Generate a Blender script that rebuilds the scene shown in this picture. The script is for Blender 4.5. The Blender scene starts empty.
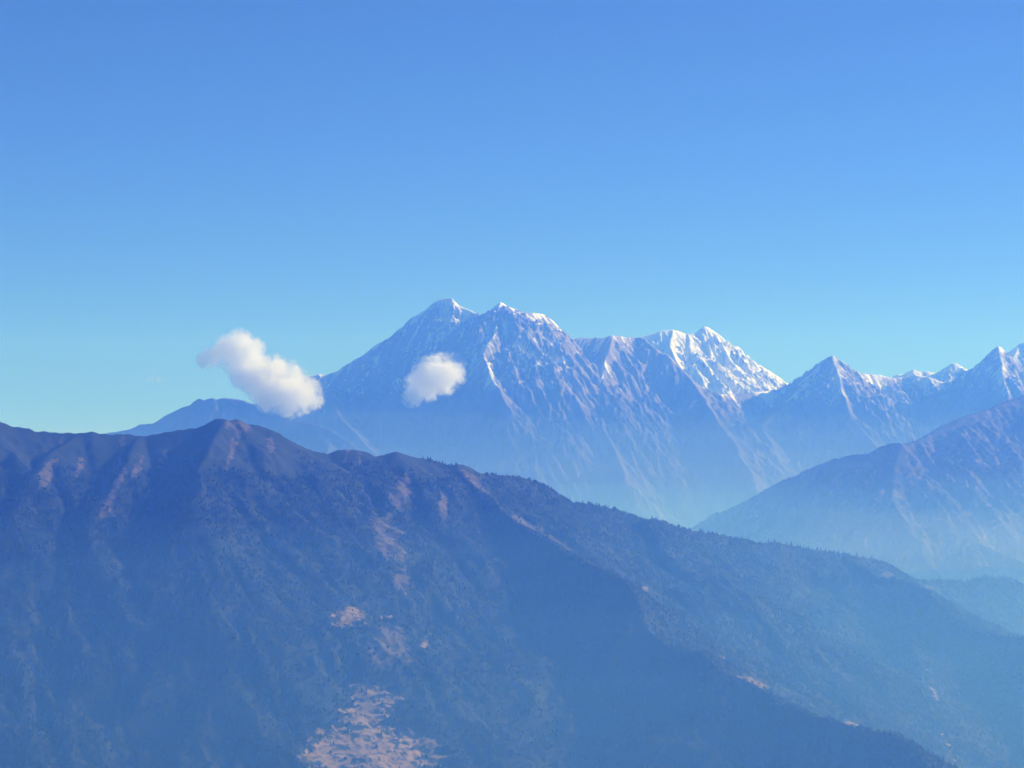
import bpy, math, random
import numpy as np
from mathutils import Vector

# ----------------------------------------------------------------- scene, camera, light
scene = bpy.context.scene
COL = scene.collection
rad = math.radians

EYE_Z = 1500.0            # eye height above the valley floor
FPX = 2309.0              # focal length in pixels of a 1024 wide frame
HORIZON = 470.0           # image row of the horizon
PITCH = math.atan((HORIZON - 384.0) / FPX)

cam_data = bpy.data.cameras.new("camera")
cam_data.sensor_width = 36.0
cam_data.lens = 36.0 * FPX / 1024.0
cam_data.clip_start = 1.0
cam_data.clip_end = 200000.0
cam = bpy.data.objects.new("camera", cam_data)
cam.location = (0.0, 0.0, EYE_Z)
cam.rotation_euler = (rad(90.0) + PITCH, 0.0, 0.0)
COL.objects.link(cam)
scene.camera = cam

SUN_ELEV = 25.0           # degrees above the horizon
SUN_BEYOND = 25.0         # degrees beyond the right hand side of the view
SUN_STRENGTH = 5.0
SKY_STRENGTH = 0.103
EXPOSURE = 0.55

world = bpy.data.worlds.new("World")
scene.world = world
world.use_nodes = True
wn = world.node_tree
wn.nodes.clear()
w_out = wn.nodes.new("ShaderNodeOutputWorld")
w_bg = wn.nodes.new("ShaderNodeBackground")
w_sky = wn.nodes.new("ShaderNodeTexSky")
w_sky.sky_type = 'NISHITA'
w_sky.sun_disc = False
w_sky.sun_elevation = rad(SUN_ELEV)
w_sky.sun_rotation = rad(90.0 - SUN_BEYOND)
w_sky.altitude = 3000.0
w_sky.air_density = 0.46
w_sky.dust_density = 0.0
w_sky.ozone_density = 8.5
w_bg.inputs["Strength"].default_value = SKY_STRENGTH
wn.links.new(w_sky.outputs[0], w_bg.inputs[0])
wn.links.new(w_bg.outputs[0], w_out.inputs[0])

sun_data = bpy.data.lights.new("sun", 'SUN')
sun_data.energy = SUN_STRENGTH
sun_data.angle = rad(0.5)
sun_data.color = (1.0, 0.965, 0.92)
sun = bpy.data.objects.new("sun", sun_data)
to_sun = Vector((math.cos(rad(SUN_ELEV)) * math.cos(rad(SUN_BEYOND)),
                 math.cos(rad(SUN_ELEV)) * math.sin(rad(SUN_BEYOND)),
                 math.sin(rad(SUN_ELEV))))
sun.rotation_euler = (-to_sun).to_track_quat('-Z', 'Y').to_euler()
sun.location = (8000, 5000, 6000)
COL.objects.link(sun)

scene.view_settings.view_transform = 'Standard'
scene.view_settings.look = 'None'
scene.view_settings.exposure = EXPOSURE
scene.view_settings.gamma = 1.0
scene.view_settings.use_curve_mapping = False
scene.cycles.use_denoising = True
scene.cycles.max_bounces = 10
scene.cycles.diffuse_bounces = 2
scene.cycles.volume_bounces = 8
scene.cycles.transparent_max_bounces = 16
scene.cycles.volume_step_rate = 0.1
scene.cycles.volume_max_steps = 1024

HAZE_DENSITY = 8.0e-5
HAZE_COLOR = (0.068, 0.222, 1.0)
MIST_DENSITY = 3.2e-5
MIST_COLOR = (0.18, 0.52, 1.0)

# ----------------------------------------------------------------- helpers
def at(px, py, dist):
    """The point seen at pixel (px, py) whose distance along y is dist."""
    a = (px - 512.0) / FPX
    b = (384.0 - py) / FPX
    cp, sp = math.cos(PITCH), math.sin(PITCH)
    dy = cp - b * sp
    dz = sp + b * cp
    s = dist / dy
    return (a * s, dist, EYE_Z + dz * s)

def _hash(ix, iy, seed):
    h = (ix.astype(np.uint32) * np.uint32(374761393) + iy.astype(np.uint32) * np.uint32(668265263)
         + np.uint32((seed * 2246822519 + 3266489917) & 0xFFFFFFFF))
    h = (h ^ (h >> np.uint32(13))) * np.uint32(1274126177)
    h = h ^ (h >> np.uint32(16))
    return h

def gnoise(x, y, seed=0):
    """Gradient noise, about -1..1."""
    x = np.asarray(x, np.float32); y = np.asarray(y, np.float32)
    x0 = np.floor(x); y0 = np.floor(y)
    fx = x - x0; fy = y - y0
    ix = x0.astype(np.int64); iy = y0.astype(np.int64)
    u = fx * fx * fx * (fx * (fx * 6 - 15) + 10)
    v = fy * fy * fy * (fy * (fy * 6 - 15) + 10)
    def corner(dx, dy):
        a = _hash(ix + dx, iy + dy, seed).astype(np.float32) * np.float32(2 * math.pi / 4294967296.0)
        return np.cos(a) * (fx - dx) + np.sin(a) * (fy - dy)
    n00 = corner(0, 0); n10 = corner(1, 0); n01 = corner(0, 1); n11 = corner(1, 1)
    return 1.5 * ((n00 * (1 - u) + n10 * u) * (1 - v) + (n01 * (1 - u) + n11 * u) * v)

def fbm(x, y, octaves, seed=0, gain=0.5):
    t = 0; a = 1.0; f = 1.0
    for o in range(octaves):
        t = t + a * gnoise(x * f, y * f, seed + o)
        a *= gain; f *= 2.03
    return t

def ridged(x, y, octaves, seed=0, gain=0.5):
    """0 on sharp ridge lines, growing towards 1 in the hollows."""
    t = 0; a = 1.0; f = 1.0; tot = 0
    for o in range(octaves):
        t = t + a * np.abs(gnoise(x * f, y * f, seed + o))
        tot += a
        a *= gain; f *= 2.07
    return t / tot

def smooth(e0, e1, x):
    t = np.clip((x - e0) / (e1 - e0), 0, 1)
    return t * t * (3 - 2 * t)

def blur(a, n):
    for _ in range(n):
        a = (a + np.roll(a, 1, 0) + np.roll(a, -1, 0)) / 3.0
        a = (a + np.roll(a, 1, 1) + np.roll(a, -1, 1)) / 3.0
    return a

def flow_noise(H, step, noise, length):
    """Noise drawn out along the fall line of H, as running water and sliding snow do; unit variance."""
    ny, nx = H.shape
    gy, gx = np.gradient(H, step)
    m = np.sqrt(gx * gx + gy * gy) + 1e-6
    dx = (gx / m).astype(np.float32); dy = (gy / m).astype(np.float32)
    jj, ii = np.meshgrid(np.arange(ny, dtype=np.float32), np.arange(nx, dtype=np.float32), indexing='ij')
    n = max(2, int(length / (2 * step * 1.4)))
    acc = noise.copy(); flat = noise.reshape(-1); fdx = dx.reshape(-1); fdy = dy.reshape(-1)
    for sgn in (-1.4, 1.4):
        px = ii.copy(); py = jj.copy()
        k = (np.rint(py) * nx + np.rint(px)).astype(np.int32)
        for _ in range(n):
            px = np.clip(px + sgn * fdx[k], 0, nx - 1); py = np.clip(py + sgn * fdy[k], 0, ny - 1)
            k = (np.rint(py).astype(np.int32) * nx + np.rint(px).astype(np.int32))
            acc = acc + flat[k]
    acc -= acc.mean()
    return acc / (acc.std() + 1e-9)

def resample(pts, step):
    pts = np.asarray(pts, np.float64)
    seg = np.sqrt(((pts[1:] - pts[:-1]) ** 2).sum(1))
    s = np.concatenate([[0], np.cumsum(seg)])
    n = max(2, int(s[-1] / step) + 1)
    q = np.linspace(0, s[-1], n)
    return np.stack([np.interp(q, s, pts[:, k]) for k in range(3)], 1)

class Ridge:
    """A crest line with the run of its two flanks."""
    def __init__(self, pts, slope, steep=0.0, width=300.0, gully=1.0, seed=0, step=None, max_drop=None):
        self.p = np.asarray(pts, np.float64)
        if step: self.p = resample(self.p, step)
        self.slope, self.steep, self.width, self.gully, self.seed = slope, steep, width, gully, seed

    def eval(self, X, Y, scales, warp):
        best = np.full(X.shape, -1e9, np.float32)
        T = np.zeros(X.shape, np.float32); D = np.zeros(X.shape, np.float32)
        wx, wy = warp
        acc = 0.0
        p = self.p
        for i in range(len(p) - 1):
            a, b = p[i], p[i + 1]
            dx, dy = b[0] - a[0], b[1] - a[1]
            L2 = dx * dx + dy * dy + 1e-6
            L = math.sqrt(L2)
            t = np.clip(((X - np.float32(a[0])) * np.float32(dx) + (Y - np.float32(a[1])) * np.float32(dy)) / np.float32(L2), 0, 1)
            ex = X - (np.float32(a[0]) + t * np.float32(dx)); ey = Y - (np.float32(a[1]) + t * np.float32(dy))
            d = np.sqrt(ex * ex + ey * ey)
            h = np.float32(a[2]) + t * np.float32(b[2] - a[2]) - d * np.float32(self.slope)
            if self.steep:
                h -= np.float32(self.steep * self.width) * (1 - np.exp(-d / np.float32(self.width)))
            m = h > best
            best[m] = h[m]; D[m] = d[m]; T[m] = (acc + t * L)[m]
            acc += L
        # gullies and ribs running down the fall line
        side = 0
        tw = T + wx * smooth(0, 600, D)
        dw = D + wy * smooth(0, 600, D)
        g = 0
        for k, (L, long, amp) in enumerate(scales):
            fade = smooth(0, L * 1.2, D) * (0.35 + 0.65 * smooth(0, L * 5, D))
            n = np.abs(gnoise(tw / L, dw / long, self.seed * 7 + 11 * k))
            g = g + amp * L * fade * (n - 0.25)
        return best - g * self.gully, D, T + self.seed * 5000.0

def terrain(name, ridges, xr, yr, step, scales, warp_len, warp_amp, rough, seed, floor=-60.0, post=None, bend=110.0, keep_crests=1, jag=0.0, flutes=()):
    nx = int((xr[1] - xr[0]) / step) + 1
    ny = int((yr[1] - yr[0]) / step) + 1
    xs = np.linspace(xr[0], xr[1], nx, dtype=np.float32)
    ys = np.linspace(yr[0], yr[1], ny, dtype=np.float32)
    X, Y = np.meshgrid(xs, ys)
    wx = fbm(X / warp_len, Y / warp_len, 3, seed + 50) * warp_amp
    wy = fbm(X / warp_len + 31.7, Y / warp_len + 5.3, 3, seed + 60) * warp_amp
    H = np.full(X.shape, -1e9, np.float32); D = np.zeros(X.shape, np.float32); T = np.zeros(X.shape, np.float32)
    d0 = np.full(X.shape, 1e9, np.float32)
    for r in ridges[:keep_crests]:
        d0 = np.minimum(d0, r.eval(X, Y, [], (0.0, 0.0))[1])
    k = smooth(0, 450, d0)
    XX = (X + k * bend * fbm(X / 620.0, Y / 620.0, 3, seed + 20)).astype(np.float32)
    YY = (Y + k * bend * fbm(X / 620.0 + 9.1, Y / 620.0 + 3.7, 3, seed + 30)).astype(np.float32)
    for r in ridges:
        h, d, tt = r.eval(XX, YY, scales, (wx, wy))
        m = h > H
        H = np.where(m, h, H); D = np.where(m, d, D); T = np.where(m, tt, T)
    for (L, amp, near) in rough:
        H = H - amp * (ridged(X / L + wx / L, Y / L + wy / L, 4, seed + 90) - 0.22) * smooth(0, near, D)
    streak = 0
    for q, (w, length, amp) in enumerate(flutes):
        f = flow_noise(blur(H, 3), step, gnoise((X + wx * 0.2) / w, (Y + wy * 0.2) / w, seed + 200 + q).astype(np.float32), length)
        H = H - amp * (np.abs(f) - 0.8) * (0.06 + 0.94 * smooth(0, w * 2.0, D))
        streak = streak + (np.abs(f) - 0.8) + 0.35 * f
    if jag: H = H - jag * (ridged(X / 95.0, Y / 95.0, 3, seed + 95) - 0.25)
    if post: H = post(X, Y, H, D)
    edge = np.minimum(np.minimum(X - xr[0], xr[1] - X), np.minimum(Y - yr[0], yr[1] - Y))
    H = np.where(edge < step * 1.5, floor, H)
    H = np.maximum(H, floor)
    verts = np.stack([X, Y, H], -1).reshape(-1, 3).astype(np.float32)
    idx = np.arange(nx * ny, dtype=np.int32).reshape(ny, nx)
    f = np.stack([idx[:-1, :-1], idx[:-1, 1:], idx[1:, 1:], idx[1:, :-1]], -1).reshape(-1, 4)
    hz = H.reshape(-1)
    keep = (hz[f] > floor + 1e-3).any(1)
    f = f[keep]
    used = np.zeros(nx * ny, bool); used[f.reshape(-1)] = True
    remap = np.cumsum(used) - 1
    me = mesh_from(name, verts[used], remap[f].astype(np.int32))
    gy, gx = np.gradient(H, step)
    lap = 0
    for q in (1, 3, 6):
        lap = lap + (np.roll(H, q, 0) + np.roll(H, -q, 0) + np.roll(H, q, 1) + np.roll(H, -q, 1) - 4 * H) / (q * step)
    return me, dict(X=X, Y=Y, H=H, D=D, gx=gx, gy=gy, lap=lap, streak=streak, T=T + wx, Dw=D + wy, xs=xs, ys=ys, step=step, used=used)

def mesh_from(name, v, f, smooth_shade=True):
    me = bpy.data.meshes.new(name)
    k = f.shape[1]
    me.vertices.add(len(v)); me.vertices.foreach_set("co", np.ascontiguousarray(v, np.float32).reshape(-1))
    me.loops.add(f.size); me.loops.foreach_set("vertex_index", np.ascontiguousarray(f, np.int32).reshape(-1))
    me.polygons.add(len(f))
    me.polygons.foreach_set("loop_start", np.arange(0, f.size, k, dtype=np.int32))
    me.polygons.foreach_set("use_smooth", np.full(len(f), smooth_shade))
    me.update(calc_edges=True)
    return me

def add_attr(me, name, values):
    a = me.attributes.new(name, 'FLOAT', 'POINT')
    a.data.foreach_set("value", np.ascontiguousarray(values, np.float32))

def link(me, name, mat, kind=None, label=None, category=None, group=None):
    o = bpy.data.objects.new(name, me)
    COL.objects.link(o)
    if mat: me.materials.append(mat)
    if kind: o["kind"] = kind
    if label: o["label"] = label
    if category: o["category"] = category
    if group: o["group"] = group
    return o

# ----------------------------------------------------------------- materials
class NT:
    def __init__(self, name):
        self.m = bpy.data.materials.new(name)
        self.m.use_nodes = True
        self.t = self.m.node_tree
        self.t.nodes.clear()
        self.out = self.t.nodes.new("ShaderNodeOutputMaterial")
    def n(self, kind, **inp):
        nd = self.t.nodes.new(kind)
        for k, v in inp.items():
            if hasattr(nd, k) and not k[0].isupper(): setattr(nd, k, v)
        return nd
    def link(self, a, b): self.t.links.new(a, b)
    def val(self, sock, v):
        if isinstance(v, bpy.types.NodeSocket): self.link(v, sock)
        else: sock.default_value = v
    def math(self, op, a, b=None, clamp=False):
        nd = self.t.nodes.new("ShaderNodeMath"); nd.operation = op; nd.use_clamp = clamp
        self.val(nd.inputs[0], a)
        if b is not None: self.val(nd.inputs[1], b)
        return nd.outputs[0]
    def ramp(self, x, e0, e1, o0=0.0, o1=1.0):
        nd = self.t.nodes.new("ShaderNodeMapRange"); nd.interpolation_type = 'SMOOTHSTEP'
        self.val(nd.inputs["Value"], x)
        nd.inputs["From Min"].default_value = e0; nd.inputs["From Max"].default_value = e1
        nd.inputs["To Min"].default_value = o0; nd.inputs["To Max"].default_value = o1
        return nd.outputs["Result"]
    def mix(self, f, a, b):
        nd = self.t.nodes.new("ShaderNodeMix"); nd.data_type = 'RGBA'
        self.val(nd.inputs[0], f)
        for s, c in ((nd.inputs[6], a), (nd.inputs[7], b)):
            if isinstance(c, bpy.types.NodeSocket): self.link(c, s)
            else: s.default_value = (c[0], c[1], c[2], 1.0)
        return nd.outputs[2]
    def noise(self, vec, scale, detail=6.0, rough=0.55, distort=0.0):
        nd = self.t.nodes.new("ShaderNodeTexNoise")
        if vec is not None: self.link(vec, nd.inputs["Vector"])
        nd.inputs["Scale"].default_value = scale; nd.inputs["Detail"].default_value = detail
        nd.inputs["Roughness"].default_value = rough; nd.inputs["Distortion"].default_value = distort
        return nd.outputs["Fac"]
    def pos(self):
        return self.t.nodes.new("ShaderNodeNewGeometry").outputs["Position"]
    def scaled(self, vec, s):
        nd = self.t.nodes.new("ShaderNodeVectorMath"); nd.operation = 'MULTIPLY'
        self.link(vec, nd.inputs[0]); nd.inputs[1].default_value = s
        return nd.outputs[0]
    def attr(self, name):
        nd = self.t.nodes.new("ShaderNodeAttribute"); nd.attribute_name = name
        return nd.outputs["Fac"]
    def surface(self, color, rough=0.9, bump=None, strength=0.5, dist=10.0):
        b = self.t.nodes.new("ShaderNodeBsdfPrincipled")
        self.val(b.inputs["Base Color"], color if isinstance(color, bpy.types.NodeSocket) else (*color, 1.0))
        b.inputs["Roughness"].default_value = rough
        b.inputs["Specular IOR Level"].default_value = 0.15
        if bump is not None:
            bn = self.t.nodes.new("ShaderNodeBump")
            bn.inputs["Strength"].default_value = strength; bn.inputs["Distance"].default_value = dist
            self.link(bump, bn.inputs["Height"]); self.link(bn.outputs[0], b.inputs["Normal"])
        self.link(b.outputs[0], self.out.inputs["Surface"])

def snow_rock_material(name):
    m = NT(name)
    p = m.pos()
    big = m.noise(p, 1 / 900.0, 5)
    fine = m.noise(m.scaled(p, (1 / 60.0, 1 / 60.0, 1 / 300.0)), 1.0, 7, 0.65)
    s = m.attr("snow")
    snow = m.ramp(m.math('ADD', s, m.math('MULTIPLY', m.math('SUBTRACT', fine, 0.5), 0.6)), 0.34, 0.66)
    rock = m.mix(m.ramp(big, 0.35, 0.65), (0.13, 0.117, 0.11), (0.26, 0.22, 0.195))
    rock = m.mix(m.ramp(fine, 0.35, 0.7), rock, (0.21, 0.178, 0.16))
    low = m.mix(m.ramp(fine, 0.3, 0.7), (0.022, 0.030, 0.022), (0.065, 0.058, 0.042))
    rock = m.mix(m.attr("low"), rock, low)
    m.surface(m.mix(snow, rock, (0.86, 0.87, 0.89)), 0.8, m.noise(p, 1 / 45.0, 8, 0.65), 0.55, 26.0)
    return m.m

def forest_hill_material(name):
    m = NT(name)
    p = m.pos()
    tex = m.noise(p, 1 / 26.0, 5, 0.65)
    mid = m.noise(p, 1 / 210.0, 6, 0.6)
    wood = m.mix(m.ramp(mid, 0.38, 0.62), (0.008, 0.017, 0.011), (0.020, 0.028, 0.016))
    wood = m.mix(m.ramp(tex, 0.35, 0.7, 0.0, 0.5), wood, (0.028, 0.034, 0.022))
    dry = m.mix(m.ramp(tex, 0.3, 0.7), (0.13, 0.092, 0.042), (0.29, 0.200, 0.095))
    rock = m.mix(m.ramp(tex, 0.3, 0.7), (0.046, 0.038, 0.025), (0.120, 0.092, 0.060))
    d = m.ramp(m.math('ADD', m.attr("dry"), m.math('MULTIPLY', m.math('SUBTRACT', tex, 0.5), 1.5)), 0.40, 0.62)
    r = m.ramp(m.math('ADD', m.attr("rock"), m.math('MULTIPLY', m.math('SUBTRACT', tex, 0.5), 1.4)), 0.40, 0.62)
    c = m.mix(r, wood, rock)
    c = m.mix(d, c, dry)
    m.surface(c, 0.95, m.noise(p, 1 / 14.0, 6, 0.6), 0.35, 5.0)
    return m.m

def plain_material(name, c0, c1, scale, bump=0.4, dist=5.0):
    m = NT(name)
    p = m.pos()
    t = m.noise(p, scale, 7, 0.6)
    m.surface(m.mix(m.ramp(t, 0.35, 0.65), c0, c1), 0.95, t, bump, dist)
    return m.m

def haze_material(name, color, density, aniso=0.2):
    m = NT(name)
    v = m.t.nodes.new("ShaderNodeVolumePrincipled")
    v.inputs["Color"].default_value = (*color, 1.0)
    v.inputs["Absorption Color"].default_value = (1.0, 1.0, 1.0, 1.0)
    v.inputs["Density"].default_value = density
    v.inputs["Anisotropy"].default_value = aniso
    m.link(v.outputs[0], m.out.inputs["Volume"])
    return m.m

M_SNOW = snow_rock_material("snow and rock")
M_HILL = forest_hill_material("forested hillside")
M_GROUND = plain_material("valley ground", (0.05, 0.06, 0.03), (0.16, 0.13, 0.08), 1 / 400.0)

# ----------------------------------------------------------------- haze and mist
def closed_box(name, lo, hi, mat, kind):
    x0, y0, z0 = lo; x1, y1, z1 = hi
    v = np.array([(x0, y0, z0), (x1, y0, z0), (x1, y1, z0), (x0, y1, z0), (x0, y0, z1), (x1, y0, z1), (x1, y1, z1), (x0, y1, z1)])
    f = np.array([(0, 3, 2, 1), (4, 5, 6, 7), (0, 1, 5, 4), (1, 2, 6, 5), (2, 3, 7, 6), (3, 0, 4, 7)])
    return link(mesh_from(name, v, f, False), name, mat, kind)

closed_box("haze", (-21000, -3000, -101), (21000, 41000, 3800), haze_material("blue air haze", HAZE_COLOR, HAZE_DENSITY, 0.2), "stuff")

def mist_bank(name, lo, hi, mat, wav, seed, edge=2500.0):
    """A closed body of mist lying in a valley, with a gently uneven top."""
    n = 60
    xs = np.linspace(lo[0], hi[0], n); ys = np.linspace(lo[1], hi[1], n)
    X, Y = np.meshgrid(xs, ys)
    e = np.minimum(np.minimum(X - lo[0], hi[0] - X), np.minimum(Y - lo[1], hi[1] - Y))
    Z = lo[2] + 5 + (hi[2] - lo[2]) * smooth(0, edge, e) + wav * fbm(X / 2600.0, Y / 2600.0, 3, seed) * smooth(0, edge, e)
    top = np.stack([X, Y, Z], -1).reshape(-1, 3)
    bot = np.stack([X, Y, np.full_like(Z, lo[2])], -1).reshape(-1, 3)
    idx = np.arange(n * n).reshape(n, n)
    f = np.stack([idx[:-1, :-1], idx[:-1, 1:], idx[1:, 1:], idx[1:, :-1]], -1).reshape(-1, 4)
    g = f[:, ::-1] + n * n
    rim = np.concatenate([idx[0, :], idx[1:, -1], idx[-1, -2::-1], idx[-2:0, 0]])
    r2 = np.roll(rim, -1)
    s = np.stack([rim, rim + n * n, r2 + n * n, r2], -1)
    return link(mesh_from(name, np.concatenate([top, bot]), np.concatenate([f, g, s])), name, mat, "stuff")

M_MIST = haze_material("valley mist", MIST_COLOR, 0.58 * MIST_DENSITY, 0.2)
M_MIST_FAR = haze_material("far valley mist", (0.27, 0.49, 1.0), 0.42 * MIST_DENSITY, 0.2)
for n_, top in enumerate((-90, -200, -310, -430, -560, -700)):      # the near valley, thinning upwards
    mist_bank("mist", (-9000 - 250 * n_, 3000 + 220 * n_, -55 - n_), (12000 + 210 * n_, 38000 + 90 * n_, EYE_Z + top), M_MIST, 110, 3 + n_)
M_MIST_WHITE = haze_material("white valley mist", (0.66, 0.75, 1.0), 3.2e-5, 0.2)
for n_, top in enumerate((-270, -350, -430, -510, -600)):             # whiter mist pooled in the right hand valley
    mist_bank("mist", (700 + 90 * n_, 13700 + 60 * n_, -90 - n_), (8200 - 70 * n_, 19500 - 200 * n_, EYE_Z + top), M_MIST_WHITE, 110, 31 + n_, 1500.0)
for n_, top in enumerate((520, 400, 280, 160, 40)):                   # the valley under the snow mountains
    mist_bank("mist", (-13000 + 200 * n_, 13600 - 330 * n_, -70 - n_), (16000 - 150 * n_, 39000 - 80 * n_, EYE_Z + top), M_MIST_FAR, 100, 13 + n_)

# ----------------------------------------------------------------- ground
def build_ground():
    n = 220
    xs = np.linspace(-20900, 20900, n); ys = np.linspace(-2900, 40900, n)
    X, Y = np.meshgrid(xs, ys)
    Z = 20 * fbm(X / 1500, Y / 1500, 4, 2)
    r = np.sqrt(X * X + Y * Y)
    Z = np.maximum(Z, (EYE_Z - 12) * (1 - r / 2300.0))     # the viewpoint's own hill
    Z = np.where(np.hypot(X, Y) < 200, np.minimum(Z, EYE_Z - 6), Z)
    idx = np.arange(n * n).reshape(n, n)
    f = np.stack([idx[:-1, :-1], idx[:-1, 1:], idx[1:, 1:], idx[1:, :-1]], -1).reshape(-1, 4)
    return link(mesh_from("ground", np.stack([X, Y, Z], -1).reshape(-1, 3), f), "ground", M_GROUND, "structure")
build_ground()

# ----------------------------------------------------------------- the near forested hill
def line(pts):
    """pts: (px, py, distance) with None distances filled between the given ones."""
    k = [i for i, p in enumerate(pts) if len(p) > 2]
    xs = [pts[i][0] for i in k]; ds = [pts[i][2] for i in k]
    out = []
    for i, p in enumerate(pts):
        if len(p) > 2: d = p[2]
        else:
            j = max(q for q in range(len(k)) if k[q] < i)
            i0, i1 = k[j], k[j + 1]
            x0, x1 = pts[i0][0], pts[i1][0]
            t = (p[0] - x0) / (x1 - x0) if x1 != x0 else (i - i0) / (i1 - i0)
            d = pts[i0][2] + (pts[i1][2] - pts[i0][2]) * t
        out.append(at(p[0], p[1], d))
    return out

near_crest = line([(-420, 470, 8200), (-250, 430), (-120, 405), (-40, 408), (0, 421, 8900), (5, 423), (12, 426), (20, 427), (28, 427.5),
    (34, 431), (45, 431), (58, 432.5), (70, 432), (80, 433), (88, 431.5), (92, 431), (100, 433), (110, 434), (125, 433), (135, 434.5),
    (145, 435.5), (155, 434), (165, 432), (180, 429.5), (195, 427.5), (205, 425), (210, 421), (217, 418), (222, 417.5, 9100), (226, 419.5),
    (232, 419.5), (237, 418.5), (241, 420), (247, 424), (255, 424), (262, 426), (270, 429), (278, 432.5), (285, 437), (292, 441),
    (300, 445), (308, 449), (318, 451.5), (328, 453.5), (335, 450), (342, 449), (352, 449), (360, 450), (368, 452), (374, 456), (382, 455),
    (390, 452.5), (396, 451, 9500), (405, 454), (415, 457), (428, 459), (440, 462), (447, 465), (455, 464, 9650), (462, 464), (470, 467),
    (480, 473), (490, 474), (505, 475), (520, 477), (530, 480), (540, 483), (550, 488), (560, 495), (570, 502), (580, 504), (590, 503.5),
    (600, 506), (615, 509), (630, 514), (645, 519.5), (655, 519), (665, 522), (675, 526), (690, 530), (700, 532), (715, 534), (730, 537),
    (745, 540), (760, 543), (775, 542), (785, 544), (800, 548), (815, 550), (830, 552), (845, 554), (860, 557, 12200), (870, 558),
    (880, 561), (890, 565), (898, 570), (905, 575, 12700), (915, 579), (922, 581), (935, 580), (950, 580), (965, 582), (972, 580), (985, 577),
    (1000, 577), (1010, 578), (1018, 582), (1024, 586, 13500), (1050, 600), (1100, 622), (1180, 660, 13900), (1280, 760, 14000)])
near_ridges = [
    Ridge(near_crest, 0.60, 0.15, 200, 1.0, 1),
    # the spur whose sunny side carries the terraces
    Ridge(line([(396, 452, 9500), (384, 480, 9290), (368, 520, 8980), (352, 570, 8600), (340, 610, 8300), (326, 660, 7950), (308, 715, 7560), (292, 768, 7180), (270, 840, 6700)]), 0.62, 0.0, 150, 0.7, 2),
    # the long spur falling to the right
    Ridge(line([(455, 464, 9650), (475, 487, 9500), (500, 508, 9330), (530, 527, 9150), (560, 545, 8980), (605, 572, 8740), (640, 597, 8540), (655, 622, 8380),
                (675, 645, 8220), (690, 649, 8160), (705, 651, 8110), (720, 664, 8020), (740, 679, 7930), (760, 692, 7850), (790, 707, 7740), (830, 719, 7620), (870, 730, 7520), (895, 733, 7450), (920, 748, 7330), (945, 772, 7180), (990, 840, 6900)]), 0.60, 0.1, 150, 0.7, 3),
    # the spur at the right edge
    Ridge(line([(842, 556, 12050), (862, 566, 11900), (880, 576, 11700), (902, 582, 11500), (925, 588, 11300), (945, 598, 11150), (958, 609, 11030), (972, 620, 10920), (988, 629, 10800), (1003, 636, 10680), (1024, 637, 10520), (1060, 650, 10200), (1120, 690, 9700)]), 0.55, 0.1, 150, 0.7, 4),
    Ridge(line([(915, 640, 10750), (922, 670, 10300), (935, 705, 9850), (952, 740, 9450), (975, 775, 9050), (1010, 830, 8500)]), 0.45, 0.05, 120, 0.7, 5),
    # low ribs on the left
    Ridge(line([(224, 418, 9100), (214, 440, 8910), (205, 470, 8650), (197, 505, 8380), (193, 530, 8300)]), 0.62, 0.0, 100, 0.8, 6),
    Ridge(line([(80, 433, 8970), (52, 450, 8780), (32, 480, 8510), (8, 515, 8200), (-5, 545, 8040)]), 0.62, 0.0, 100, 0.8, 7),
    Ridge(line([(140, 435, 9020), (120, 462, 8760), (97, 500, 8430), (82, 535, 8160), (76, 555, 8090)]), 0.62, 0.0, 100, 0.8, 8),
    Ridge(line([(270, 429, 9180), (262, 455, 9010), (252, 490, 8800), (248, 520, 8680)]), 0.62, 0.0, 100, 0.8, 9),
    Ridge(line([(645, 519.5, 10550), (690, 560, 10250), (740, 605, 9900), (790, 650, 9550), (840, 700, 9150)]), 0.52, 0.0, 100, 0.8, 10),
]
def fields(X, Y, H, D):
    """Stepped fields cut into the sunny spur."""
    c = 512 + FPX * X / Y; r = HORIZON - FPX * (H - EYE_Z) / Y
    m = smooth(0.0, 0.35, 1 - np.sqrt(((c - 375) / 95) ** 2 + ((r - 745) / 75) ** 2) + 0.25 * fbm(X / 200, Y / 200, 3, 66))
    H = H * (1 - m) + blur(H, 14) * m
    q = (H + 10 * fbm(X / 260, Y / 260, 2, 67)) / 30.0
    f = q - np.floor(q)
    return H + 0.6 * m * 30.0 * (smooth(0.45, 0.95, f) - f)
me, g = terrain("hill", near_ridges, (-4300, 4500), (5000, 15200), 11.0,
                [(620, 2400, 0.17), (270, 1200, 0.16)], 420.0, 120.0,
                [(330.0, 80.0, 260.0), (70.0, 24.0, 120.0)], 5, bend=70.0, post=fields, flutes=[(130.0, 1000.0, 11.0), (60.0, 500.0, 6.0), (30.0, 260.0, 3.0)])

gX, gY, gH = g["X"], g["Y"], g["H"]
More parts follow.
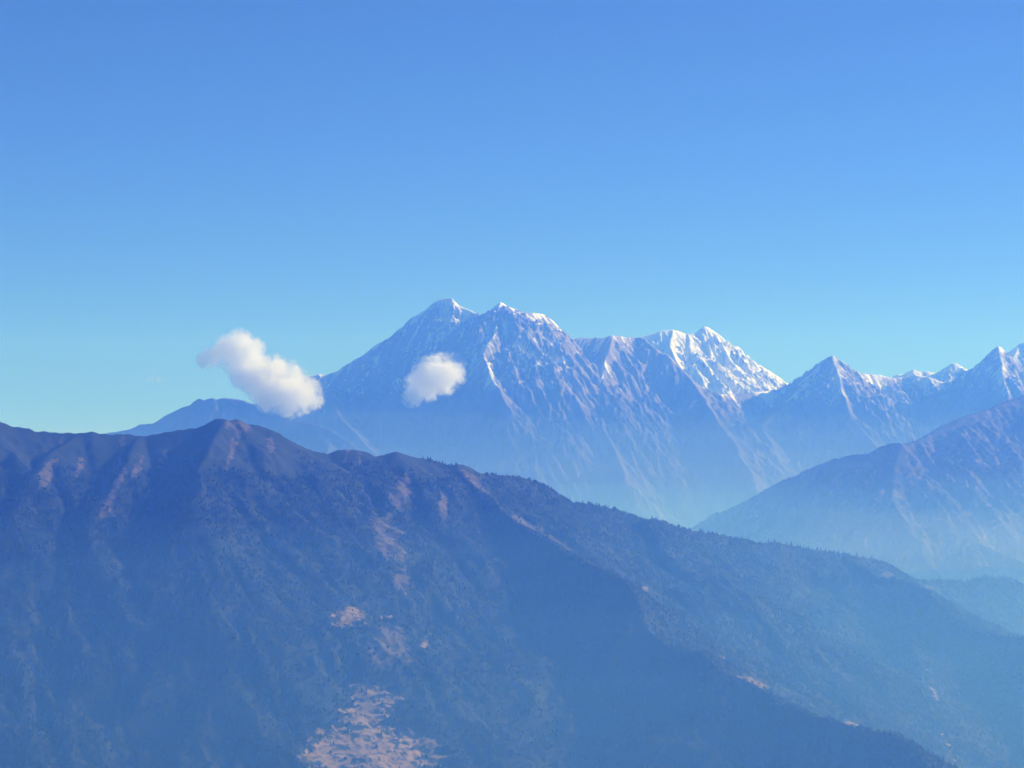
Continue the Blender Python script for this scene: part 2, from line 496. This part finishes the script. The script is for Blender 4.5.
# where each terrain point lies in the picture, used only to lay out the clearings and rock faces on the hill
gCol = 512 + FPX * gX / gY; gRow = HORIZON - FPX * (gH - EYE_Z) / gY
n1 = fbm(gX / 180.0, gY / 180.0, 4, 71)
dry = np.full(gX.shape, -1.0, np.float32)
rock = np.full(gX.shape, -1.0, np.float32)
def blob(px, py, rx, ry, lean=0.0, less=0.0):
    """An oval clearing; lean shifts its lower end sideways."""
    v = (gRow - py) / ry
    u = (gCol - px - lean * (gRow - py)) / rx
    return 1.0 - less - np.sqrt(u * u + v * v)
for q in [(352, 618, 17, 11, 0.0, -0.25), (386, 617, 12, 3), (382, 757, 70, 50), (330, 750, 34, 30), (372, 705, 36, 26), (643, 590, 6, 5, 0, 0.1), (622, 576, 4, 3), (722, 656, 10, 4, 1.5, 0.2),
          (752, 680, 16, 11, 1.5, 0.2), (775, 702, 16, 5, 1.5, 0.35), (948, 750, 16, 34, 0.5, 0.35), (932, 690, 9, 34, 0.3, 0.45), (426, 640, 5, 9, -0.3), (850, 722, 14, 4, 3)]:
    dry = np.maximum(dry, blob(*q))
for q in [(232, 452, 5, 32, -0.28), (233, 425, 8, 6), (245, 427, 7, 6, 0.5), (270, 445, 6, 16, 0.1), (50, 470, 9, 28, -0.55), (80, 468, 6, 15, -0.3), (113, 492, 9, 32, -0.45), (135, 475, 6, 18, -0.3),
          (145, 498, 4, 14, -0.4), (163, 458, 5, 16, -0.4), (62, 440, 4, 10, -0.2), (123, 440, 4, 7), (400, 495, 20, 30, -0.1, 0.25), (388, 540, 26, 45, 0.1, 0.22), (400, 580, 22, 40, 0.3, 0.25), (443, 508, 6, 24, 0.0),
          (470, 478, 10, 10, 1.0), (490, 500, 8, 22, 1.0), (525, 525, 8, 22, 1.4), (560, 545, 9, 22, 1.4), (885, 574, 9, 5), (925, 587, 12, 4, 2.0), (385, 640, 50, 60, 0.0, 0.30), (347, 455, 3, 18, -0.3), (360, 455, 3, 14)]:
    rock = np.maximum(rock, blob(*q))
used = g["used"]
dry = dry + 0.35 * n1
rock = rock + 0.25 * n1
streak = 0.45 * g["streak"] + 0.3 * fbm(gX / 60.0, gY / 60.0, 3, 72)
band = (gH + 0.10 * gX + 14 * fbm(gX / 150, gY / 150, 3, 67)) / 27.0
band = np.abs((band - np.floor(band)) - 0.72) / 0.72          # scrub on the risers between the fields
dry = np.clip(dry * 1.10 + 0.34 + 0.16 * streak - 0.50 * smooth(0.35, 0.8, band) * np.clip(0.6 + 1.2 * n1, 0, 1.4) - 0.45 * smooth(0.0, 0.5, fbm(gX / 110.0, gY / 110.0, 5, 79, 0.65)), 0, 0.58); rock = np.clip(rock * 1.0 + 0.20 + 0.30 * streak, 0, 0.62)
add_attr(me, "dry", dry.reshape(-1)[used]); add_attr(me, "rock", rock.reshape(-1)[used])
near_hill = link(me, "hill", M_HILL, "structure")

# ----------------------------------------------------------------- the woods on the near hill
def tree_shape(kind):
    """Unit height crown of five sided tiers over a short trunk: verts and triangles."""
    n = 5
    if kind == 0: rings = [(0.0, 0.025), (0.14, 0.03), (0.15, 0.20), (0.48, 0.10), (0.46, 0.15), (0.80, 0.05)]
    else: rings = [(0.0, 0.04), (0.22, 0.05), (0.30, 0.30), (0.62, 0.36), (0.86, 0.22)]
    v = []; f = []
    for k, (z, r) in enumerate(rings):
        for a in range(n):
            t = 2 * math.pi * (a + 0.37 * k) / n
            v.append((r * math.cos(t), r * math.sin(t), z))
    v.append((0, 0, 1.0))
    for k in range(len(rings) - 1):
        for a in range(n):
            p, q = k * n + a, k * n + (a + 1) % n
            f.append((p, q, q + n)); f.append((p, q + n, p + n))
    k = (len(rings) - 1) * n
    for a in range(n): f.append((k + a, k + (a + 1) % n, len(v) - 1))
    return np.array(v, np.float32), np.array(f, np.int32)

def ground_z(gg, x, y):
    """Height of a terrain grid at the points x, y."""
    u = (x - gg["xs"][0]) / (gg["xs"][1] - gg["xs"][0]); v = (y - gg["ys"][0]) / (gg["ys"][1] - gg["ys"][0])
    i = np.clip(u.astype(int), 0, len(gg["xs"]) - 2); j = np.clip(v.astype(int), 0, len(gg["ys"]) - 2)
    fu = u - i; fv = v - j
    H = gg["H"]
    return (H[j, i] * (1 - fu) + H[j, i + 1] * fu) * (1 - fv) + (H[j + 1, i] * (1 - fu) + H[j + 1, i + 1] * fu) * fv

rng = np.random.default_rng(11)
M_LEAF = plain_material("dark conifer foliage", (0.010, 0.022, 0.013), (0.026, 0.038, 0.020), 1 / 30.0, 0.0)
M_BARK = plain_material("bark", (0.05, 0.04, 0.03), (0.09, 0.07, 0.05), 1 / 3.0, 0.2, 0.2)

def plant_woods(count):
    x = rng.uniform(-2600, 3900, count * 6); y = rng.uniform(7000, 14200, count * 6)
    z = ground_z(g, x, y)
    col = 512 + FPX * x / y; row = HORIZON - FPX * (z - EYE_Z) / y
    i = np.clip(((x - g["xs"][0]) / g["step"]).astype(int), 0, len(g["xs"]) - 1); j = np.clip(((y - g["ys"][0]) / g["step"]).astype(int), 0, len(g["ys"]) - 1)
    bare = np.maximum(dry, rock)[j, i]
    facing = -g["gy"][j, i] * 1.0 - (z - EYE_Z) / y          # the side turned away from the viewpoint is left out
    dens = smooth(-0.12, 0.12, (10 - (z - EYE_Z)) / 140.0 + 0.5 * fbm(x / 220.0, y / 220.0, 3, 91)) * np.clip(0.75 + 0.5 * fbm(x / 300.0, y / 300.0, 3, 90), 0.05, 1)
    dens = np.where(dens < 0.3, 0.0, dens)
    crest = g["D"][j, i] < 40
    keep = (col > -60) & (col < 1090) & (row < 800) & (z > 60) & ((-facing > -0.06) | crest) & (rng.random(len(x)) < dens * (1 - 0.95 * smooth(0.25, 0.55, bare)))
    x, y, z = x[keep][:count], y[keep][:count], z[keep][:count]
    h = rng.uniform(9, 19, len(x)) * np.where(rng.random(len(x)) < 0.06, 1.3, 1.0)
    V = []; F = []; base = 0
    for kind in (0, 1):
        sel = (rng.random(len(x)) < 0.6) if kind == 0 else ~sel0
        if kind == 0: sel0 = sel
        v, f = tree_shape(kind)
        a = rng.uniform(0, 6.28, sel.sum()); hh = h[sel] * (1.0 if kind == 0 else 0.75); w = hh * rng.uniform(0.85, 1.35, len(hh))
        vx = (np.cos(a)[:, None] * v[None, :, 0] - np.sin(a)[:, None] * v[None, :, 1]) * w[:, None] + x[sel][:, None]
        vy = (np.sin(a)[:, None] * v[None, :, 0] + np.cos(a)[:, None] * v[None, :, 1]) * w[:, None] + y[sel][:, None]
        vz = v[None, :, 2] * hh[:, None] + z[sel][:, None] - 1.5
        V.append(np.stack([vx, vy, vz], -1).reshape(-1, 3))
        F.append((f[None] + (np.arange(len(hh)) * len(v))[:, None, None]).reshape(-1, 3) + base)
        base += len(hh) * len(v)
    return link(mesh_from("woods", np.concatenate(V), np.concatenate(F), False), "woods", M_LEAF, "stuff")
plant_woods(70000)

# the trees that stand clear on the skyline, one by one
def make_pine():
    root = bpy.data.objects.new("pine_tree", None); COL.objects.link(root)
    v, f = tree_shape(0)
    trunk = f[(f < 10).all(1)]; crown = f[~(f < 10).all(1)]
    for nm, ff, mt in (("trunk", trunk, M_BARK), ("crown", crown, M_LEAF)):
        u = np.unique(ff); mp = np.zeros(len(v), np.int32); mp[u] = np.arange(len(u))
        o = link(mesh_from(nm, v[u], mp[ff].astype(np.int32), False), nm, mt); o.parent = root
    root["label"] = "tiny dark conifer standing up from the wooded skyline of the near ridge"
    root["category"] = "tree"; root["group"] = "conifers along the skyline of the near ridge"
    return root
sky_line = [(p[0], p[1]) for p in near_crest]
pine = make_pine()
prng = random.Random(3)
cols = [577, 588, 652, 656, 689, 700, 702, 741, 748, 768, 774, 786, 790, 791, 797, 800, 803, 806, 808, 812, 817, 820, 825, 829, 834, 838, 843, 849, 856, 871, 907, 922, 929, 938, 947, 953, 961, 966, 972, 976, 984, 991, 998, 1004, 1010, 1016, 1021]
crest_arr = np.array(near_crest)
crest_col = 512 + FPX * crest_arr[:, 0] / crest_arr[:, 1]
for n_, c_ in enumerate(cols):
    x = np.interp(c_, crest_col, crest_arr[:, 0]); y = np.interp(c_, crest_col, crest_arr[:, 1])
    z = float(ground_z(g, np.array([x]), np.array([y]))[0])
    if n_ == 0: o = pine
    else:
        o = pine.copy(); COL.objects.link(o)
        for ch in pine.children:
            k = ch.copy(); COL.objects.link(k); k.parent = o
    hgt = prng.uniform(17, 27)
    o.location = (x, y, z - 1.0); o.scale = (hgt * 1.1, hgt * 1.1, hgt); o.rotation_euler = (0, 0, prng.uniform(0, 6))

# ----------------------------------------------------------------- the hazy ridge on the right
mid_ridges = [
    Ridge(line([(560, 610, 18600), (640, 560, 18400), (700, 523, 18200), (720, 513), (740, 503), (760, 492), (780, 481), (800, 472), (820, 464), (835, 458), (850, 455), (868, 453),
                (880, 446), (890, 443), (903, 442, 17600), (908, 443), (915, 440), (930, 432), (950, 422), (965, 416), (980, 411), (1000, 403), (1024, 395, 19000), (1060, 385), (1120, 372, 19600), (1220, 400, 19800), (1330, 480, 19800)]), 0.55, 0.2, 250, 1.0, 21),
    Ridge(line([(903, 442, 17600), (893, 462, 17280), (886, 480, 16980), (890, 500, 16660), (902, 522, 16300), (920, 548, 15850), (945, 580, 15300)]), 0.58, 0.1, 200, 1.0, 22),
    Ridge(line([(930, 525, 16300), (960, 535, 16100), (1000, 552, 15800), (1040, 570, 15500), (1100, 600, 15100)]), 0.45, 0.0, 200, 1.0, 24),
]
me, g2 = terrain("hill", mid_ridges, (-900, 7400), (13900, 22500), 17.0,
                 [(560, 2200, 0.36), (250, 1300, 0.36)], 420.0, 60.0,
                 [(380.0, 90.0, 300.0), (90.0, 30.0, 150.0)], 25, bend=60.0, jag=32.0, flutes=[(170.0, 1300.0, 48.0), (80.0, 800.0, 30.0), (45.0, 420.0, 16.0)])
used = g2["used"]
nn = fbm(g2["X"] / 260.0, g2["Y"] / 260.0, 5, 77)
slope = np.hypot(g2["gx"], g2["gy"])
add_attr(me, "rock", np.clip(0.30 + 0.35 * nn + 0.45 * (slope - 0.75), 0, 1).reshape(-1)[used])
add_attr(me, "dry", np.clip(0.15 + 0.35 * fbm(g2["X"] / 400.0, g2["Y"] / 400.0, 4, 78), 0, 1).reshape(-1)[used])
link(me, "hill", M_HILL, "structure")

# ----------------------------------------------------------------- the snow mountains
def snow_mountain(ridges, xr, yr, step, seed, snowline, scales=None, rough=None, snow_bias=0.0, soft=400.0, cliffs=None):
    scales = scales or [(900, 4500, 0.26), (400, 2600, 0.36), (180, 1300, 0.22)]
    rough = rough or [(560.0, 210.0, 300.0), (150.0, 58.0, 120.0)]
    me, g = terrain("mountain", ridges, xr, yr, step, scales, 500.0, 45.0, rough, seed, bend=45.0, jag=13.0, flutes=[(230.0, 1000.0, 60.0), (95.0, 520.0, 38.0), (48.0, 300.0, 22.0)])
    slope = np.hypot(g["gx"], g["gy"])
    n = fbm(g["X"] / 300.0, g["Y"] / 300.0, 5, seed + 3)
    rel = g["H"] - EYE_Z
    streak = fbm(g["T"] / 110.0, g["Dw"] / 1300.0, 4, seed + 7, 0.65)
    s = 0.53 - 0.22 * (slope - 1.15) + 0.05 * n + 0.14 * g["streak"] + 0.10 * streak + snow_bias
    if cliffs: s = s - 0.17 * smooth(cliffs[0] - 150, cliffs[0] + 150, g["X"]) * (1 - smooth(cliffs[1] - 250, cliffs[1] + 250, g["X"]))
    s = s * smooth(snowline - soft, snowline + soft, rel + 130 * n)
    low = 1 - smooth(snowline - 380, snowline + 220, rel + 150 * n)
    add_attr(me, "snow", np.clip(s, 0, 1).reshape(-1)[g["used"]])
    add_attr(me, "low", np.clip(low, 0, 1).reshape(-1)[g["used"]])
    return link(me, "mountain", M_SNOW, "structure")

# the main massif, the cone on its right and the pass between them
massif = line([(100, 520, 23200), (180, 470, 23500), (230, 425), (262, 399), (285, 386), (300, 380), (308, 377.5), (315, 374, 25000), (325, 374.5), (337, 371), (345, 365), (356, 359),
    (365, 354), (372, 347), (380, 342), (393, 336, 24900), (402, 328), (407, 322), (412, 317), (420, 313), (427, 308), (434, 302), (441, 298.3), (448, 297.5, 24700), (452, 297), (454, 301),
    (460, 305), (466, 308), (473, 311), (480, 315), (486, 315), (490, 311), (495, 305), (499, 302, 24400), (501, 302), (508, 306), (516, 309), (523, 312), (527, 313, 24800), (535, 312), (544, 314),
    (549, 318), (553, 320), (556, 326, 25250), (557, 329), (562, 333), (567, 337), (575, 338, 25300), (583, 337), (590, 337), (600, 337), (612, 335, 24750), (616, 335), (625, 337), (635, 337, 25100),
    (645, 338), (648, 342), (655, 347), (660, 352), (668, 354), (672, 360), (680, 367), (690, 378, 24550), (700, 385), (706, 391), (712, 393), (735, 394, 25500), (760, 391), (785, 388), (790, 386),
    (795, 384, 26300), (800, 380), (810, 371), (820, 362), (828, 356.5), (832, 355.5, 25950), (835, 356), (838, 358), (846, 364), (853, 370), (862, 373), (870, 374, 26700), (880, 374), (888, 377), (895, 378), (903, 377, 26950),
    (915, 374), (930, 376), (938, 380), (943, 382), (950, 381), (960, 379), (970, 376), (975, 367, 26900), (980, 362), (986, 356), (993, 349), (998, 346, 26400), (1001, 347), (1006, 353), (1012, 358), (1018, 364), (1024, 371, 26900),
    (1050, 378), (1080, 372), (1120, 365, 26800), (1180, 385), (1250, 430), (1330, 520, 26800)])
massif_ridges = [
    Ridge(massif, 0.80, 0.45, 500, 1.0, 31),
    Ridge(line([(502.5, 304.5, 24420), (512, 309.5, 24480), (524, 314, 24640)]), 0.80, -0.48, 170, 0.3, 42),
    Ridge(line([(500, 302, 24400), (497, 318, 24120), (494, 334, 23830), (486, 354, 23480), (491, 374, 23180), (503, 396, 22780), (512, 410, 22520)]), 0.85, 0.2, 300, 1.0, 32),
    Ridge(line([(612, 335, 24750), (609, 352, 24430), (604, 375, 24000), (601, 398, 23570), (604, 422, 23080), (612, 448, 22550), (625, 480, 21900)]), 0.90, 0.35, 250, 1.0, 34),
    Ridge(line([(690, 378, 24550), (700, 394, 24250), (714, 414, 23850), (730, 437, 23350), (746, 462, 22800), (760, 492, 22150)]), 0.75, 0.2, 300, 1.0, 35),
    Ridge(line([(399, 376, 23650), (390, 391, 23330), (384, 402, 23100), (380, 413, 22900)]), 1.0, 0.3, 300, 1.0, 36),
    Ridge(line([(318, 374, 25000), (332, 388, 24300), (336, 400, 23300), (334, 412, 23000), (346, 424, 22700), (360, 436, 22400), (375, 452, 22000)]), 0.75, 0.2, 200, 1.0, 37),
    Ridge(line([(832, 356, 25950), (837, 372, 25640), (842, 392, 25270), (850, 415, 24820), (866, 435, 24500), (882, 452, 24000), (900, 480, 23300)]), 0.70, 0.25, 300, 1.0, 38),
    Ridge(line([(824, 360, 26050), (806, 382, 25700), (786, 402, 25350), (765, 425, 24900), (772, 450, 24300), (790, 470, 23800)]), 0.62, 0.1, 300, 1.0, 39),
    Ridge(line([(998, 346, 26400), (1002, 370, 25980), (1008, 395, 25520), (1018, 420, 25100)]), 0.75, 0.3, 300, 1.0, 40),
]
snow_mountain(massif_ridges, (-6200, 9300), (19500, 29500), 14.0, 41, 760.0, snow_bias=0.0, soft=300.0, cliffs=(620.0, 2300.0))

# the low ridge under the big cloud
left_ridges = [
    Ridge(line([(-60, 520, 22100), (20, 465, 21300), (90, 436, 21250), (115, 431), (132, 428), (140, 424), (152, 423), (165, 415), (180, 408), (190, 404), (195, 400), (200, 397), (206, 399), (214, 397), (216, 399), (225, 398),
                (240, 399, 21200), (255, 404), (275, 411), (300, 420), (330, 428, 20800), (350, 440), (390, 475), (450, 540, 20300)]), 0.7, 0.5, 300, 1.0, 51),
]
snow_mountain(left_ridges, (-6000, 200), (17500, 25000), 15.0, 53, 650.0, snow_bias=-0.15)

# the bright snow peak behind the massif
bright_ridges = [
    Ridge(line([(560, 400, 28500), (600, 352, 28700), (620, 339), (640, 337), (648, 335), (660, 331), (673, 329, 29000), (680, 331), (685, 333), (690, 334), (697, 332), (701, 328), (705, 325.5, 29300), (708, 327), (714, 331),
                (720, 338), (727, 345), (735, 353), (745, 360), (755, 364), (762, 366), (770, 371), (778, 376), (785, 382), (790, 386, 30000), (805, 398), (840, 430, 30400)]), 0.70, 0.35, 400, 0.8, 61),
    Ridge(line([(673, 329, 29000), (671, 345, 28650), (676, 362, 28250), (690, 390, 27700)]), 0.8, 0.2, 300, 0.7, 62),
    Ridge(line([(688, 333, 29100), (692, 350, 28700), (700, 370, 28250), (706, 392, 27800)]), 0.55, 0.0, 300, 0.6, 63),
    Ridge(line([(714, 331, 29400), (722, 345, 29100), (732, 362, 28750), (745, 385, 28300)]), 0.8, 0.2, 300, 0.7, 64),
]
snow_mountain(bright_ridges, (800, 5200), (26200, 32500), 15.0, 67, -200.0, snow_bias=0.38, rough=[(420.0, 70.0, 240.0), (110.0, 24.0, 120.0)])

# the small snow peaks far right
far_ridges = [
    Ridge(line([(840, 420, 31000), (880, 386), (890, 378.5), (893, 376), (897, 374), (903, 374), (908, 371), (913, 369), (920, 371), (928, 371), (935, 373), (943, 370), (950, 364), (955, 362.5, 31300), (962, 366), (968, 370),
                (975, 376), (995, 392), (1030, 430, 31600)]), 0.72, 0.35, 300, 0.8, 71),
]
snow_mountain(far_ridges, (3500, 8500), (28500, 34500), 17.0, 73, -200.0, snow_bias=0.15)
edge_ridges = [
    Ridge(line([(985, 390, 30200), (998, 368), (1005, 357), (1010, 352), (1016, 347), (1020, 343), (1024, 342, 30500), (1034, 337), (1048, 343), (1065, 352), (1090, 372), (1130, 410, 30700)]), 0.72, 0.35, 300, 0.8, 81),
    Ridge(line([(1018, 345, 30450), (1014, 358, 30100), (1016, 375, 29700)]), 0.8, 0.2, 200, 0.8, 82),
]
snow_mountain(edge_ridges, (5000, 9800), (27800, 33500), 17.0, 83, -200.0, snow_bias=0.15)

# ----------------------------------------------------------------- clouds
def cloud_material(name, balls, density, noise_scale, soft, erode, seed):
    """White water-droplet cloud: dense inside the lobes, ragged and thin towards their rim."""
    m = NT(name)
    p = m.pos()
    off = m.t.nodes.new("ShaderNodeVectorMath"); off.operation = 'ADD'
    m.link(p, off.inputs[0]); off.inputs[1].default_value = (seed * 371.0, seed * 113.0, seed * 57.0)
    cur = None
    for (x, y, z, r) in balls:
        d = m.t.nodes.new("ShaderNodeVectorMath"); d.operation = 'DISTANCE'
        m.link(p, d.inputs[0]); d.inputs[1].default_value = (x, y, z)
        q = m.math('DIVIDE', d.outputs["Value"], r)
        if cur is None: cur = q
        else:
            nd = m.t.nodes.new("ShaderNodeMath"); nd.operation = 'SMOOTH_MIN'
            m.link(cur, nd.inputs[0]); m.link(q, nd.inputs[1]); nd.inputs[2].default_value = 0.15
            cur = nd.outputs[0]
    nz = m.noise(off.outputs[0], noise_scale, 2, 0.5)
    ny = m.noise(off.outputs[0], noise_scale * 3.2, 8, 0.70)
    mixn = m.math('ADD', m.math('MULTIPLY', nz, 0.36), m.math('MULTIPLY', ny, 0.64))
    body = m.math('ADD', m.math('SUBTRACT', mixn, 0.5), m.math('MULTIPLY', m.math('SUBTRACT', 0.62, cur), erode))
    dens = m.math('MULTIPLY', m.math('MULTIPLY', m.ramp(body, -0.06, soft), m.ramp(cur, 1.0, 0.80)), density)
    v = m.t.nodes.new("ShaderNodeVolumePrincipled")
    v.inputs["Color"].default_value = (0.999, 0.999, 0.999, 1)
    v.inputs["Absorption Color"].default_value = (1, 1, 1, 1)
    v.inputs["Anisotropy"].default_value = 0.6
    m.link(dens, v.inputs["Density"])
    m.link(v.outputs[0], m.out.inputs["Volume"])
    tr = m.t.nodes.new("ShaderNodeBsdfTransparent"); tl = m.t.nodes.new("ShaderNodeBsdfTranslucent")
    tl.inputs["Color"].default_value = (0.9, 0.9, 0.9, 1)
    mx = m.t.nodes.new("ShaderNodeMixShader"); mx.inputs[0].default_value = 0.006
    m.link(tr.outputs[0], mx.inputs[1]); m.link(tl.outputs[0], mx.inputs[2])
    m.link(mx.outputs[0], m.out.inputs["Surface"])
    return m.m

def make_cloud(name, discs, dist, density, noise_px, soft, erode, seed, label):
    rng = random.Random(seed)
    k = dist / FPX
    balls = []
    for (px, py, r) in discs:
        x, y, z = at(px, py, dist + rng.uniform(-0.5, 0.5) * r * k)
        balls.append((x, y, z, 1.42 * r * k))
    import bmesh
    bm = bmesh.new()
    for (x, y, z, r) in balls:
        b0 = bmesh.ops.create_icosphere(bm, subdivisions=3, radius=r)
        for v in b0["verts"]: v.co += Vector((x, y, z))
    me = bpy.data.meshes.new(name); bm.to_mesh(me); bm.free()
    tmp = bpy.data.objects.new("cloud_shape", me); COL.objects.link(tmp)
    md = tmp.modifiers.new("remesh", 'REMESH'); md.mode = 'VOXEL'; md.voxel_size = 1.6 * k
    ms = tmp.modifiers.new("smooth", 'SMOOTH'); ms.iterations = 3; ms.factor = 0.5
    dg = bpy.context.evaluated_depsgraph_get()
    out = bpy.data.meshes.new_from_object(tmp.evaluated_get(dg))
    bpy.data.objects.remove(tmp)
    out.name = name; out.materials.clear()
    return link(out, name, cloud_material(name + " vapour", balls, density, 1.0 / (noise_px * k), soft, erode, seed), None, label, "cloud")

make_cloud("cloud", [(228, 350, 13), (240, 346, 15), (250, 352, 14), (215, 356, 10), (205, 360, 8), (240, 362, 15), (252, 370, 18), (262, 380, 19), (276, 378, 20), (280, 390, 20), (293, 388, 19), (303, 394, 17), (268, 395, 15), (311, 400, 11), (290, 402, 14), (262, 391, 13), (247, 376, 14), (300, 401, 13), (255, 384, 12), (232, 358, 12)],
           19500, 0.017, 18, 0.05, 0.26, 4, "large white puffy cloud drifting beside the left shoulder of the snow mountain")
make_cloud("cloud", [(447, 371, 15), (436, 372, 15), (426, 378, 14), (418, 386, 13), (412, 396, 10), (440, 380, 15), (428, 388, 12), (452, 377, 11)],
           20500, 0.017, 15, 0.05, 0.26, 9, "smaller white cloud floating in front of the shaded face of the snow mountain")
make_cloud("cloud", [(148, 380, 4), (153, 378, 5), (158, 379, 5), (163, 380, 3)],
           20000, 0.003, 8, 0.2, 0.40, 14, "faint thin grey wisp of cloud hanging alone in the sky above the low left ridge")
